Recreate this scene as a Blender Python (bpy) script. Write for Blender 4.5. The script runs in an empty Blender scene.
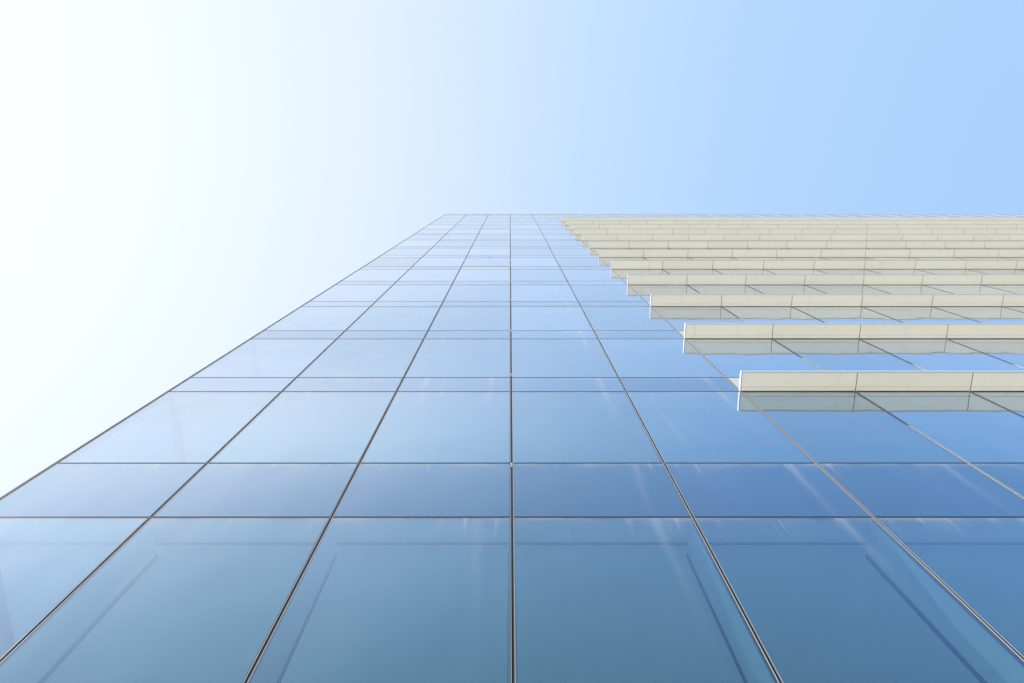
import bpy, math, random
from mathutils import Vector
random.seed(11)
sc = bpy.context.scene
COL = sc.collection

# ------------------------------------------------------------------ numbers
W = 2.0                    # bay width
F0Y = 0.0                  # glass plane of the front facade (street side is -Y)
CAMZ = 1.6
CAMD = 3.705
FPX = 700.0
VPY = 173.0
PITCH = math.atan2(FPX, 341.5 - VPY)
K0, K1 = -3, 26            # bay lines
ST = 3.986                 # storey height
Z1 = 11.66 + CAMZ          # bottom of the first regular spandrel
SPH = 0.858                # regular spandrel height
NST = 14                   # spandrels above the tall base one
TOP = 65.5 + CAMZ
FD = 0.365                 # sunshade projection
NF = 12                    # rows of sunshades
DEPTH = 24.0
LEVELS = [(7.08 + CAMZ, 8.566 + CAMZ)] + [(Z1 + ST*i, Z1 + ST*i + SPH) for i in range(NST)]

# ------------------------------------------------------------------ helpers
class MB:
    def __init__(s): s.v = []; s.f = []; s.m = []; s.uv = []
    def quad(s, a, b, c, d, m=0, uv=None):
        n = len(s.v); s.v += [a, b, c, d]; s.f.append((n, n+1, n+2, n+3)); s.m.append(m)
        s.uv.append(uv or [(0, 0)]*4)
    def box(s, x0, x1, y0, y1, z0, z1, m=0, mf=None, mb=None, uvtop=False):
        """mf: material of the face towards -Y, mb: of the face towards +Y"""
        mf = m if mf is None else mf; mb = m if mb is None else mb
        h = z1 - z0; w = x1 - x0
        uv = [(0, h), (w, h), (w, 0), (0, 0)] if uvtop else None
        s.quad((x0,y0,z0),(x1,y0,z0),(x1,y0,z1),(x0,y0,z1), mf, uv)
        s.quad((x1,y1,z0),(x0,y1,z0),(x0,y1,z1),(x1,y1,z1), mb, uv)
        s.quad((x0,y1,z0),(x0,y0,z0),(x0,y0,z1),(x0,y1,z1), m)
        s.quad((x1,y0,z0),(x1,y1,z0),(x1,y1,z1),(x1,y0,z1), m)
        s.quad((x0,y0,z1),(x1,y0,z1),(x1,y1,z1),(x0,y1,z1), m)
        s.quad((x0,y1,z0),(x1,y1,z0),(x1,y0,z0),(x0,y0,z0), m)
    def mesh(s, name, mats):
        me = bpy.data.meshes.new(name); me.from_pydata(s.v, [], s.f)
        for m in mats: me.materials.append(m)
        for p, m in zip(me.polygons, s.m): p.material_index = m
        ul = me.uv_layers.new(name='UVMap'); k = 0
        for fuv in s.uv:
            for q in fuv: ul.data[k].uv = q; k += 1
        me.update(); return me
    def build(s, name, mats, parent=None):
        return link(name, s.mesh(name, mats), parent)

def link(name, me, parent=None, loc=(0, 0, 0)):
    o = bpy.data.objects.new(name, me); COL.objects.link(o); o.location = loc
    if parent: o.parent = parent
    return o

def newmat(name):
    m = bpy.data.materials.new(name); m.use_nodes = True
    nt = m.node_tree; nt.nodes.clear()
    out = nt.nodes.new('ShaderNodeOutputMaterial')
    return m, nt, out

def nd(nt, t, **kw):
    n = nt.nodes.new(t)
    for k, v in kw.items():
        if k.startswith('i_'): n.inputs[k[2:].replace('_', ' ')].default_value = v
        else: setattr(n, k, v)
    return n

def M(nt, op, a, b=None, c=None, clamp=False):
    n = nt.nodes.new('ShaderNodeMath'); n.operation = op; n.use_clamp = clamp
    for i, x in enumerate((a, b, c)):
        if x is None: continue
        if isinstance(x, (int, float)): n.inputs[i].default_value = x
        else: nt.links.new(x, n.inputs[i])
    return n.outputs[0]

def noise(nt, vec, scale, detail=3, rough=.5):
    n = nd(nt, 'ShaderNodeTexNoise'); n.inputs['Scale'].default_value = scale
    n.inputs['Detail'].default_value = detail; n.inputs['Roughness'].default_value = rough
    nt.links.new(vec, n.inputs['Vector']); return n.outputs[0]

def mapping(nt, vec, scale=(1,1,1), rot=(0,0,0), loc=(0,0,0)):
    n = nd(nt, 'ShaderNodeMapping'); n.inputs['Scale'].default_value = scale
    n.inputs['Rotation'].default_value = rot; n.inputs['Location'].default_value = loc
    nt.links.new(vec, n.inputs['Vector']); return n.outputs[0]

def ramp(nt, fac, p0, p1):
    n = nd(nt, 'ShaderNodeMapRange'); n.interpolation_type = 'SMOOTHSTEP'
    n.inputs['From Min'].default_value = p0; n.inputs['From Max'].default_value = p1
    nt.links.new(fac, n.inputs['Value']); return n.outputs[0]

def glass_front(name, F0, body, bodycol, refl, dirt_glint=1.0, wave=1.0):
    """coated facade glass: a Fresnel mirror over either a tinted clear body or an opaque backing"""
    m, nt, out = newmat(name); L = nt.links.new
    geo = nd(nt, 'ShaderNodeNewGeometry'); uv = nd(nt, 'ShaderNodeUVMap'); uv.uv_map = 'UVMap'
    oi = nd(nt, 'ShaderNodeObjectInfo')
    pos = geo.outputs['Position']
    # gentle roller-wave distortion of toughened panes
    h1 = noise(nt, mapping(nt, pos, (.55, 1, .33)), 1.0, 2)
    h2 = noise(nt, mapping(nt, pos, (3, 1, .5)), 1.0, 1)
    h = M(nt, 'ADD', h1, M(nt, 'MULTIPLY', h2, .06))
    bp = nd(nt, 'ShaderNodeBump'); bp.inputs['Strength'].default_value = 1.1*wave
    bp.inputs['Distance'].default_value = .02; L(h, bp.inputs['Height'])
    lw = nd(nt, 'ShaderNodeLayerWeight'); lw.inputs['Blend'].default_value = .5
    L(bp.outputs[0], lw.inputs['Normal'])
    fc = lw.outputs['Facing']
    inv = M(nt, 'DIVIDE', M(nt, 'SUBTRACT', 1.0, fc), M(nt, 'MAXIMUM', fc, .02))
    def curve(c, ex): return M(nt, 'DIVIDE', 1.0, M(nt, 'ADD', M(nt, 'MULTIPLY', M(nt, 'POWER', inv, ex), c*F0), 1.0))
    cr, cg, cb = curve(7.0, 2.0), curve(3.6, 1.8), curve(1.8, 1.8)
    # coating varies a little from pane to pane
    rnd = M(nt, 'ADD', M(nt, 'MULTIPLY', oi.outputs['Random'], .13), .90)
    fr = M(nt, 'MULTIPLY', cb, rnd)
    cc = nd(nt, 'ShaderNodeCombineColor'); L(M(nt, 'DIVIDE', cr, cb), cc.inputs[0]); L(M(nt, 'DIVIDE', cg, cb), cc.inputs[1]); cc.inputs[2].default_value = 1
    g1 = nd(nt, 'ShaderNodeBsdfGlossy'); g1.inputs['Roughness'].default_value = .015
    L(cc.outputs[0], g1.inputs['Color']); L(bp.outputs[0], g1.inputs['Normal'])
    # fine dust film scatters the low sun forward
    g2 = nd(nt, 'ShaderNodeBsdfGlossy'); g2.inputs['Roughness'].default_value = .55
    g2.inputs['Color'].default_value = (.8, .8, .8, 1); L(bp.outputs[0], g2.inputs['Normal'])
    gl = nd(nt, 'ShaderNodeMixShader'); gl.inputs[0].default_value = HAZE
    L(g1.outputs[0], gl.inputs[1]); L(g2.outputs[0], gl.inputs[2])
    if body == 'clear':
        b = nd(nt, 'ShaderNodeBsdfTransparent')
    else:
        b = nd(nt, 'ShaderNodeBsdfDiffuse')
    b.inputs['Color'].default_value = (*bodycol, 1)
    mx = nd(nt, 'ShaderNodeMixShader'); L(fr, mx.inputs[0]); L(b.outputs[0], mx.inputs[1]); L(gl.outputs[0], mx.inputs[2])
    # dirt: water runs hanging from the joint above, and a thin film; then painted light streaks
    sep = nd(nt, 'ShaderNodeSeparateXYZ'); L(uv.outputs[0], sep.inputs[0])
    vtop = sep.outputs['Y']
    run_n = noise(nt, mapping(nt, pos, (9.0, 1, .5), (0, .06, 0)), 1.0, 4, .62)
    runs = M(nt, 'MULTIPLY', ramp(nt, run_n, .54, .74), M(nt, 'POWER', 2.718, M(nt, 'MULTIPLY', vtop, -4.5)))
    edge = M(nt, 'MULTIPLY', M(nt, 'POWER', 2.718, M(nt, 'MULTIPLY', vtop, -26)), ramp(nt, noise(nt, mapping(nt, pos, (1.3, 1, 1)), 1, 3), .35, .7))
    blo = M(nt, 'MULTIPLY', M(nt, 'POWER', 2.718, M(nt, 'MULTIPLY', vtop, -7)), ramp(nt, noise(nt, mapping(nt, pos, (.9, 1, .7)), 1, 3), .45, .75))
    glint = ramp(nt, noise(nt, mapping(nt, pos, (2.6, 1, .22), (0, -.16, 0)), 1.0, 2, .5), .64, .82)  # slanted pale streaks: reflected sunlight painted into the pane colour
    film = noise(nt, mapping(nt, pos, (.5, 1, .3)), 1.0, 4)
    sp = ramp(nt, noise(nt, pos, 26, 1), .79, .83)
    d = M(nt, 'ADD', M(nt, 'MULTIPLY', runs, .34), M(nt, 'MULTIPLY', edge, .42))
    d = M(nt, 'ADD', d, M(nt, 'MULTIPLY', blo, .22))
    d = M(nt, 'ADD', d, M(nt, 'MULTIPLY', glint, .12))
    d = M(nt, 'ADD', d, M(nt, 'MULTIPLY', film, .04))
    d = M(nt, 'ADD', d, M(nt, 'MULTIPLY', sp, .10))
    # one broad glint of bounced sun, painted down a side of some panes
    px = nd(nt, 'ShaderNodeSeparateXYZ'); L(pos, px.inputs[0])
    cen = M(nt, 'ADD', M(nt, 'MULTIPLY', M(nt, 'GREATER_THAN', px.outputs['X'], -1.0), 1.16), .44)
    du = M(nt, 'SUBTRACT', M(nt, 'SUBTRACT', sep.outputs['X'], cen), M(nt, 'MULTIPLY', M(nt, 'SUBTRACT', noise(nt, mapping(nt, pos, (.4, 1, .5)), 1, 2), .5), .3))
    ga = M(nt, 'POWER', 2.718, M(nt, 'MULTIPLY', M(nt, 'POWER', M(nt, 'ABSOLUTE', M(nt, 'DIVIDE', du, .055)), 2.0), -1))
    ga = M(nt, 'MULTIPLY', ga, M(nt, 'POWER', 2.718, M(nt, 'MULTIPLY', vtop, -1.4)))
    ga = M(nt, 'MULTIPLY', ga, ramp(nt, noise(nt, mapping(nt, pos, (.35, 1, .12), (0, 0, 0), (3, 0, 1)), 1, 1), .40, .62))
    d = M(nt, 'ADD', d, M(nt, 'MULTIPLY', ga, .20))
    d = M(nt, 'MULTIPLY', d, dirt_glint, clamp=True)
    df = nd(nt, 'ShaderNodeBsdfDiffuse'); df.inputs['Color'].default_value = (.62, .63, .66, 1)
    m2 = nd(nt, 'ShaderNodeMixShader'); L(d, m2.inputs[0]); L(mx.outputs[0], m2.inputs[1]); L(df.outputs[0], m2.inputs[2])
    L(m2.outputs[0], out.inputs[0])
    return m

def paint(name, col, rough=.45, metal=0.0, var=.05, vs=(1,1,1), spec=.5, grime=None):
    m, nt, out = newmat(name); L = nt.links.new
    geo = nd(nt, 'ShaderNodeNewGeometry'); pos = geo.outputs['Position']
    n = noise(nt, mapping(nt, pos, vs), 1.0, 5, .6)
    hsv = nd(nt, 'ShaderNodeHueSaturation'); hsv.inputs['Color'].default_value = (*col, 1)
    oi = nd(nt, 'ShaderNodeObjectInfo')
    L(M(nt, 'ADD', M(nt, 'ADD', M(nt, 'MULTIPLY', n, 2*var), 1-var), M(nt, 'MULTIPLY', M(nt, 'SUBTRACT', oi.outputs['Random'], .5), var)), hsv.inputs['Value'])
    colout = hsv.outputs[0]
    if grime:
        g = ramp(nt, noise(nt, mapping(nt, pos, (7, 1.2, 1)), 1.0, 4, .6), .56, .78)
        mc = nd(nt, 'ShaderNodeMixRGB'); L(M(nt, 'MULTIPLY', g, grime), mc.inputs[0]); L(colout, mc.inputs[1])
        mc.inputs[2].default_value = (.42, .39, .33, 1); colout = mc.outputs[0]
    p = nd(nt, 'ShaderNodeBsdfPrincipled'); L(colout, p.inputs['Base Color'])
    p.inputs['Metallic'].default_value = metal; p.inputs['Specular IOR Level'].default_value = spec
    L(M(nt, 'ADD', M(nt, 'MULTIPLY', n, .12), rough-.06), p.inputs['Roughness'])
    L(p.outputs[0], out.inputs[0]); return m

TINT = (.42, .63, .68)
HAZE = .035
MT = {}
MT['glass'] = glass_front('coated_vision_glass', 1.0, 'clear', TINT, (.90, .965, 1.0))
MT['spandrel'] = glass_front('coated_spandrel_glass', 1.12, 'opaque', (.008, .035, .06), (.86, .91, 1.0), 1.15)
m, nt, out = newmat('glass_back'); t = nd(nt, 'ShaderNodeBsdfTransparent'); t.inputs['Color'].default_value = (.95, .97, .97, 1)
nt.links.new(t.outputs[0], out.inputs[0]); MT['back'] = m
MT['spacer'] = paint('dark_spacer', (.03, .03, .035), .6)
MT['gasket'] = paint('black_silicone', (.010, .012, .016), .6, 0, .05, (1, 1, 1), .15)
MT['alu'] = paint('brushed_aluminium', (.46, .48, .52), .5, .3, .08, (20, 20, .6))
MT['aludark'] = paint('shadow_grey_aluminium', (.045, .054, .066), .55, .1, .1, (20, 20, .6), .25)
MT['trim'] = paint('pale_aluminium_trim', (.17, .18, .20), .5, .3, .1, (2, 20, 20))
MT['inner'] = paint('inner_frame_paint', (.62, .66, .68), .5)
MT['shade'] = paint('cream_white_metal', (.84, .815, .72), .42, 0, .045, (.6, 3, 1), .5, .22)
MT['white'] = paint('white_metal', (.52, .52, .53), .4, 0, .03, (.7, .7, .7))
MT['ceil'] = paint('ceiling_board', (.78, .79, .80), .8)
MT['conc'] = paint('slab_concrete', (.35, .35, .35), .85, 0, .1)
MT['core'] = paint('core_wall_plaster', (.45, .48, .5), .8)
MT['dark'] = paint('dark_metal', (.06, .065, .07), .5, .4)

# ground material: pale granite pavers
m, nt, out = newmat('granite_pavers'); L = nt.links.new
geo = nd(nt, 'ShaderNodeNewGeometry')
br = nd(nt, 'ShaderNodeTexBrick'); br.inputs['Scale'].default_value = 1.0
br.inputs['Color1'].default_value = (.42, .41, .38, 1); br.inputs['Color2'].default_value = (.37, .36, .335, 1)
br.inputs['Mortar'].default_value = (.2, .2, .19, 1); br.inputs['Mortar Size'].default_value = .006
br.inputs['Brick Width'].default_value = 1.2; br.inputs['Row Height'].default_value = .6
L(geo.outputs['Position'], br.inputs['Vector'])
p = nd(nt, 'ShaderNodeBsdfPrincipled'); p.inputs['Roughness'].default_value = .75
L(br.outputs['Color'], p.inputs['Base Color']); L(p.outputs[0], out.inputs[0]); MT['paver'] = m

# ------------------------------------------------------------------ ground
g = MB(); S = 1500
g.quad((-S, -S, 0), (S, -S, 0), (S, S, 0), (-S, S, 0))
o = g.build('ground', [MT['paver']]); o['kind'] = 'structure'

# ------------------------------------------------------------------ building
B = bpy.data.objects.new('office_building', None); COL.objects.link(B)
B['label'] = 'tall blue glass office tower with rows of cream sunshades on its right side'
B['category'] = 'building'

X0, X1 = K0*W, K1*W
JV, JH = .022, .011       # half joint widths
GT = .028                  # pane thickness

# projection used only to decide which repeats show largest
sp_, cp_ = math.sin(PITCH), math.cos(PITCH)
def proj(x, y, z):
    yy = y + CAMD; zz = z - CAMZ
    dp = yy*cp_ + zz*sp_
    if dp < .05: dp = .05
    return 510 + FPX*x/dp, 341.5 - FPX*(zz*cp_ - yy*sp_)/dp
def area(xa, xb, za, zb, y=0):
    pa, pb = proj(xa, y, za), proj(xb, y, za); pc, pdd = proj(xa, y, zb), proj(xb, y, zb)
    xs = [pa[0], pb[0], pc[0], pdd[0]]; ys = [pa[1], pc[1]]
    x_0, x_1 = max(0, min(xs)), min(1024, max(xs)); y_0, y_1 = max(0, min(ys)), min(683, max(ys))
    return max(0, x_1-x_0)*max(0, y_1-y_0)

def panes(name, many, rows, front, clear, hidden=lambda k, z: False):
    """rows: (z0,z1). One mesh per row height, shared by the individual panes."""
    cells = []
    for (za, zb) in rows:
        for k in range(K0, K1):
            a = area(k*W, (k+1)*W, za, zb)
            if hidden(k, za): a *= .01
            cells.append((a, k, za, zb))
    cells.sort(key=lambda c: -c[0])
    cache = {}
    rest = MB()
    mats = [front, MT['spacer'], MT['back'] if clear else MT['dark']]
    for i, (a, k, za, zb) in enumerate(cells):
        w = W - 2*JV; h = zb - za - 2*JH
        if i < 100 and a > 3:
            key = round(h, 4)
            if key not in cache:
                b = MB(); b.box(0, w, 0, GT, 0, h, 1, 0, 2, True); cache[key] = b.mesh(name, mats)
            link(name, cache[key], B, (k*W+JV, F0Y, za+JH))
        else:
            rest.box(k*W+JV, k*W+JV+w, F0Y, F0Y+GT, za+JH, za+JH+h, 1, 0, 2, True)
    r = rest.build(many, mats, B); r['kind'] = 'stuff'

vis = [(.25, 2.9), (2.9, LEVELS[0][0])]
for i in range(len(LEVELS)):
    lo = LEVELS[i][1]; hi = LEVELS[i+1][0] if i+1 < len(LEVELS) else TOP - .12
    if hi - lo > .3: vis.append((lo, hi))
FINZ = [Z1 + ST*i for i in range(NF)]
panes('glass_panel', 'glass_panels', vis, MT['glass'], True, lambda k, z: k >= 2 and z > 34)
# glass spandrels: everywhere at the base level, left of the sunshades and above them
def sp_cells():
    cells = []
    for n, (za, zb) in enumerate(LEVELS):
        for k in range(K0, K1):
            metal = (1 <= n <= NF) and k >= 2
            a = area(k*W, (k+1)*W, za, zb)
            cells.append((a if not (k >= 2 and n > 0) else a*.02, k, za, zb, metal))
    return sorted(cells, key=lambda c: -c[0])
cache = {}; rest = MB(); metal_rest = MB(); ng = nm = 0
for a, k, za, zb, metal in sp_cells():
    w = W-2*JV; h = zb-za-2*JH
    if metal:
        if k == 2:
            b = MB(); b.box(0, w, 0, GT, 0, h, 0); link('spandrel_panel', b.mesh('metal_spandrel', [MT['white']]), B, (k*W+JV, F0Y-.001, za+JH))['label'] = 'white metal panel behind a sunshade end'
        else:
            metal_rest.box(k*W+JV, k*W+JV+w, F0Y-.001, F0Y+GT, za+JH, za+JH+h, 0)
        continue
    if ng < 88:
        key = round(h, 4)
        if key not in cache:
            b = MB(); b.box(0, w, 0, GT, 0, h, 1, 0, 2, True); cache[key] = b.mesh('spandrel_panel', [MT['spandrel'], MT['spacer'], MT['dark']])
        link('spandrel_panel', cache[key], B, (k*W+JV, F0Y, za+JH)); ng += 1
    else:
        rest.box(k*W+JV, k*W+JV+w, F0Y, F0Y+GT, za+JH, za+JH+h, 1, 0, 2, True)
rest.build('spandrel_panels', [MT['spandrel'], MT['spacer'], MT['dark']], B)['kind'] = 'stuff'
metal_rest.build('metal_spandrel_panels', [MT['white']], B)['kind'] = 'stuff'

# mullions: two slim caps either side of a black joint, deep box behind the glass
def z_intervals():
    return [(.25, TOP-.10)]
capmesh = MB()
Z0_, Z1_ = .25, TOP-.10
capmesh.box(-.022, -.013, -.003, .012, Z0_, Z1_, 1)
capmesh.box(-.012, -.008, -.006, .012, Z0_, Z1_, 0)
capmesh.box(.007, .010, -.0035, .012, Z0_, Z1_, 1)
capmesh.box(.018, .022, -.004, .012, Z0_, Z1_, 0)
capmesh.box(.011, .017, -.002, .012, Z0_, Z1_, 1)
capm = capmesh.mesh('mullion', [MT['alu'], MT['aludark']])
gk = MB(); gk.box(-.0125, .0105, -.001, .030, .25, TOP-.10); gkm = gk.mesh('gasket', [MT['gasket']])
ib = MB(); ib.box(-.032, .032, .034, .46, .25, LEVELS[0][0]-.02); ib.box(-.042, .042, .435, .485, .25, LEVELS[0][0]-.02, 1); ibm = ib.mesh('inner_frame', [MT['inner'], MT['spacer']])
for k in range(K0, K1+1):
    x = k*W
    if k == K0: x += .024
    if k == K1: x -= .024
    mu = link('mullion', capm, B, (x, F0Y, 0))
    link('gasket', gkm, mu); link('inner_frame', ibm, mu)

# transoms: black joint with a pale drip trim below
tb = MB(); tb.box(X0, X1, -.003, .025, -JH, JH); tm = tb.mesh('transom', [MT['gasket']])
tt = MB(); tt.box(X0, X1, -.0022, .006, -JH-.009, -JH+.001); ttm = tt.mesh('drip_trim', [MT['trim']])
for z in [.25, 2.9] + [q for l in LEVELS for q in l]:
    if z > TOP-.3: continue
    t = link('transom', tm, B, (0, F0Y, z)); link('drip_trim', ttm, t)

# parapet coping and corner posts
b = MB(); b.box(X0-.03, X1+.03, -.03, .35, TOP-.10, TOP); b.build('parapet_coping', [MT['inner']], B)
b = MB(); b.box(X0-.010, X0-.002, -.002, .10, .25, TOP-.102); b.build('corner_post', [MT['aludark']], B)
b = MB(); b.box(X1+.002, X1+.018, -.006, .10, .25, TOP-.102); b.build('corner_post', [MT['aludark']], B)
b = MB(); b.box(X0-.05, X1+.05, -.05, DEPTH+.05, 0, .238); b.build('plinth', [MT['conc']], B)

# slabs, ceilings, core
for n, (za, zb) in enumerate(LEVELS):
    b = MB()
    b.box(X0+.1, X1-.1, .05, .34, za+.03, zb-.05, 1)                      # edge box with pale soffit
    if n == 0: b.box(X0+.1, X1-.1, .326, .34, za-.002, za+.028, 2)
    b.box(X0+.1, X1-.1, .341, DEPTH-.2, za+.16, zb-.02, 0)
    b.build('floor_slab', [MT['ceil'], MT['inner'], MT['gasket']], B)
b = MB(); b.box(X0+1.5, X1-1.5, 9, DEPTH-2, .24, TOP-.6); b.build('core_wall', [MT['core']], B)
b = MB(); b.box(X0+.08, X1-.08, .09, DEPTH-.05, TOP-.55, TOP-.25); b.build('roof', [MT['conc']], B)

# side and rear facades, same glass in bays
def side(xc, out_, name):
    b = MB(); nb = 12
    zs = [.25, 2.9] + [q for l in LEVELS for q in l]; zs.append(TOP-.12)
    xa, xb = (xc-GT, xc) if out_ > 0 else (xc, xc+GT)
    for i in range(nb):
        y0 = .11 + i*(DEPTH-.15)/nb; y1 = y0 + (DEPTH-.15)/nb
        for j in range(len(zs)-1):
            z0, z1 = zs[j]+JH, zs[j+1]-JH
            if z1-z0 < .1: continue
            spn = j >= 2 and j % 2 == 0
            b.box(xa, xb, y0+.02, y1-.02, z0, z1, 1 if spn else 0)
        b.box(xa-.01 if out_ < 0 else xa, xb if out_ < 0 else xb+.01, y0-.02, y0+.02, .25, TOP-.12, 2)
    for z in zs[:-1]:
        b.box(xa+.004 if out_ < 0 else xa, xb if out_ < 0 else xb-.004, .11, DEPTH-.04, z-JH, z+JH, 3)
    b.build(name, [MT['glass'], MT['spandrel'], MT['alu'], MT['gasket']], B)
side(X0, -1, 'side_facade'); side(X1, 1, 'side_facade')
b = MB(); b.box(X0+.03, X1-.03, DEPTH-.04, DEPTH, .25, TOP-.1); b.build('rear_facade', [MT['spandrel']], B)

# ------------------------------------------------------------------ sunshades
def shade_panel_geo(b, xa, xb):
    g_ = .007
    # main blade, then a narrow inner blade by the glass, butted with a groove
    b.box(xa+g_, xb-g_, -FD+.022, -.090, 0, .038, 0)
    b.box(xa+g_, xb-g_, -.084, -.016, .003, .036, 0)
pan = MB(); shade_panel_geo(pan, 0, W); panm = pan.mesh('shade_panel', [MT['shade']])
fas = MB()
fas.box(0.007, W-.007, -FD, -FD+.02, -.006, .062, 0)
fasm = fas.mesh('fascia', [MT['white']])
bk = MB(); bk.box(-.012, .012, -FD+.03, -.016, .004, .034, 0); bkm = bk.mesh('bracket', [MT['dark']])
ends = MB(); ends.box(-.016, -.002, -FD-.002, -.012, -.006, .055, 0); endm = ends.mesh('end_plate', [MT['white']])
far_p = MB(); nshade = 0
for r, z in enumerate(FINZ):
    row = MB(); row.box(2*W, X1, -.0865, -.0855, .004, .034)              # spine hidden between the blades
    zc = z - .004
    s_ = row.build('sunshade', [MT['shade']], B); s_.location = (0, F0Y, zc)
    sl = MB(); sl.box(2*W, X1, -.0135, -.0065, .001, .012); sl.build('gap_shadow', [MT['gasket']], s_)  # black strip standing in for the shadow in the gap at the glass
    link('end_plate', endm, s_, (2*W, 0, 0))
    e2 = link('end_plate', endm, s_, (X1+.022, 0, 0))
    fm = MB(); fm.box(2*W+.006, X1-.006, -FD, -FD+.02, -.006, .062, 0)
    fm.build('fascia', [MT['white']], s_)
    for k in range(2, K1):
        px = proj(k*W, -.1, z)[0]
        if px < 1024 and nshade < 100:
            link('shade_panel', panm, s_, (k*W, 0, 0)); nshade += 1
            if k > 2: link('bracket', bkm, s_, (k*W, 0, 0))
        else:
            n0 = len(far_p.v); shade_panel_geo(far_p, k*W, (k+1)*W)
            far_p.v[n0:] = [(a_, b_+F0Y, c_+zc) for a_, b_, c_ in far_p.v[n0:]]
far_p.build('shade_panels', [MT['shade']], B)['kind'] = 'stuff'

# a bar added along one bay's darker transom; small fittings on the glass: restraint pins
zr = LEVELS[5][1] + .01
b = MB(); b.box(-W+.03, -.03, -.02, -.001, zr-.016, zr+.016); b.build('added_transom_bar', [MT['inner']], B)
def pin(x, z, r=.02):
    b = MB(); b.box(-r, r, -.05, -.001, -r, r); link('restraint_pin', b.mesh('restraint_pin', [MT['inner']]), B, (x, F0Y, z))
pin(-W, 30.2+CAMZ, .03); pin(0, 30.2+CAMZ, .03); pin(-.95, 31.76+CAMZ, .03)
for n, (za, zb) in enumerate(LEVELS[:6]):
    pin(0, zb+(-.12 if n % 2 == 0 else .1), .011)

# ------------------------------------------------------------------ light
SUN = Vector((-.74, -.10, .62)).normalized()
el = math.asin(SUN.z)
ld = bpy.data.lights.new('sun', 'SUN'); ld.energy = 3.0; ld.angle = math.radians(.53); ld.color = (1, .95, .88)
lo = bpy.data.objects.new('sun', ld); COL.objects.link(lo)
lo.rotation_euler = SUN.to_track_quat('Z', 'Y').to_euler()
w = bpy.data.worlds.new('World'); sc.world = w; w.use_nodes = True
nt = w.node_tree; nt.nodes.clear()
sky = nt.nodes.new('ShaderNodeTexSky'); sky.sky_type = 'NISHITA'; sky.sun_disc = False
sky.sun_elevation = el; sky.sun_rotation = math.atan2(SUN.x, SUN.y)
sky.air_density = 1.0; sky.dust_density = 8.0; sky.ozone_density = 1.0
# hazy air: the aureole round the sun is soft, each channel rolls off towards white
EXPO = 2**1.75; STR = .12
bg = nt.nodes.new('ShaderNodeBackground'); bg.inputs[1].default_value = STR
wo = nt.nodes.new('ShaderNodeOutputWorld')
sep = nt.nodes.new('ShaderNodeSeparateColor'); com = nt.nodes.new('ShaderNodeCombineColor')
nt.links.new(sky.outputs[0], sep.inputs[0])
# street-side sky shaped for the glass reflections: more contrast between sun and far side
tcn = nt.nodes.new('ShaderNodeTexCoord'); sxy = nt.nodes.new('ShaderNodeSeparateXYZ')
nt.links.new(tcn.outputs['Generated'], sxy.inputs[0])
clear = ramp(nt, M(nt, 'MULTIPLY', sxy.outputs['Y'], -1), .20, .38)  # weight of the shaped street-side sky, not clearer air
for i, (c_, k_, c2, k2, p2) in enumerate(((1.02, .62, 1.95, 1.1, 1.85), (1.06, .36, 1.73, .83, 1.7), (1.10, .10, 1.62, .74, 1.5))):
    x = M(nt, 'MULTIPLY', sep.outputs[i], .504)
    f = M(nt, 'DIVIDE', M(nt, 'MULTIPLY', x, c_), M(nt, 'ADD', x, k_))
    f2 = M(nt, 'DIVIDE', M(nt, 'MULTIPLY', M(nt, 'POWER', x, p2), c2), M(nt, 'ADD', M(nt, 'POWER', x, p2), k2))
    f = M(nt, 'ADD', f, M(nt, 'MULTIPLY', clear, M(nt, 'SUBTRACT', f2, f)))
    nt.links.new(M(nt, 'DIVIDE', f, EXPO*STR), com.inputs[i])
nt.links.new(com.outputs[0], bg.inputs[0]); nt.links.new(bg.outputs[0], wo.inputs[0])

# ------------------------------------------------------------------ camera
cd = bpy.data.cameras.new('camera'); cd.sensor_width = 36; cd.lens = 36*FPX/1024
cd.shift_x = 2/1024; cd.clip_end = 6000; cd.clip_start = .05
cam = bpy.data.objects.new('camera', cd); COL.objects.link(cam)
cam.location = (-.019, -CAMD, CAMZ); cam.rotation_euler = (math.pi/2 + PITCH, 0, 0)
sc.camera = cam
sc.view_settings.view_transform = 'Standard'; sc.view_settings.look = 'None'
sc.view_settings.exposure = 1.75; sc.view_settings.gamma = 1
sc.render.engine = 'CYCLES'
sc.cycles.max_bounces = 10; sc.cycles.transparent_max_bounces = 12
sc.render.resolution_x = 1024; sc.render.resolution_y = 683
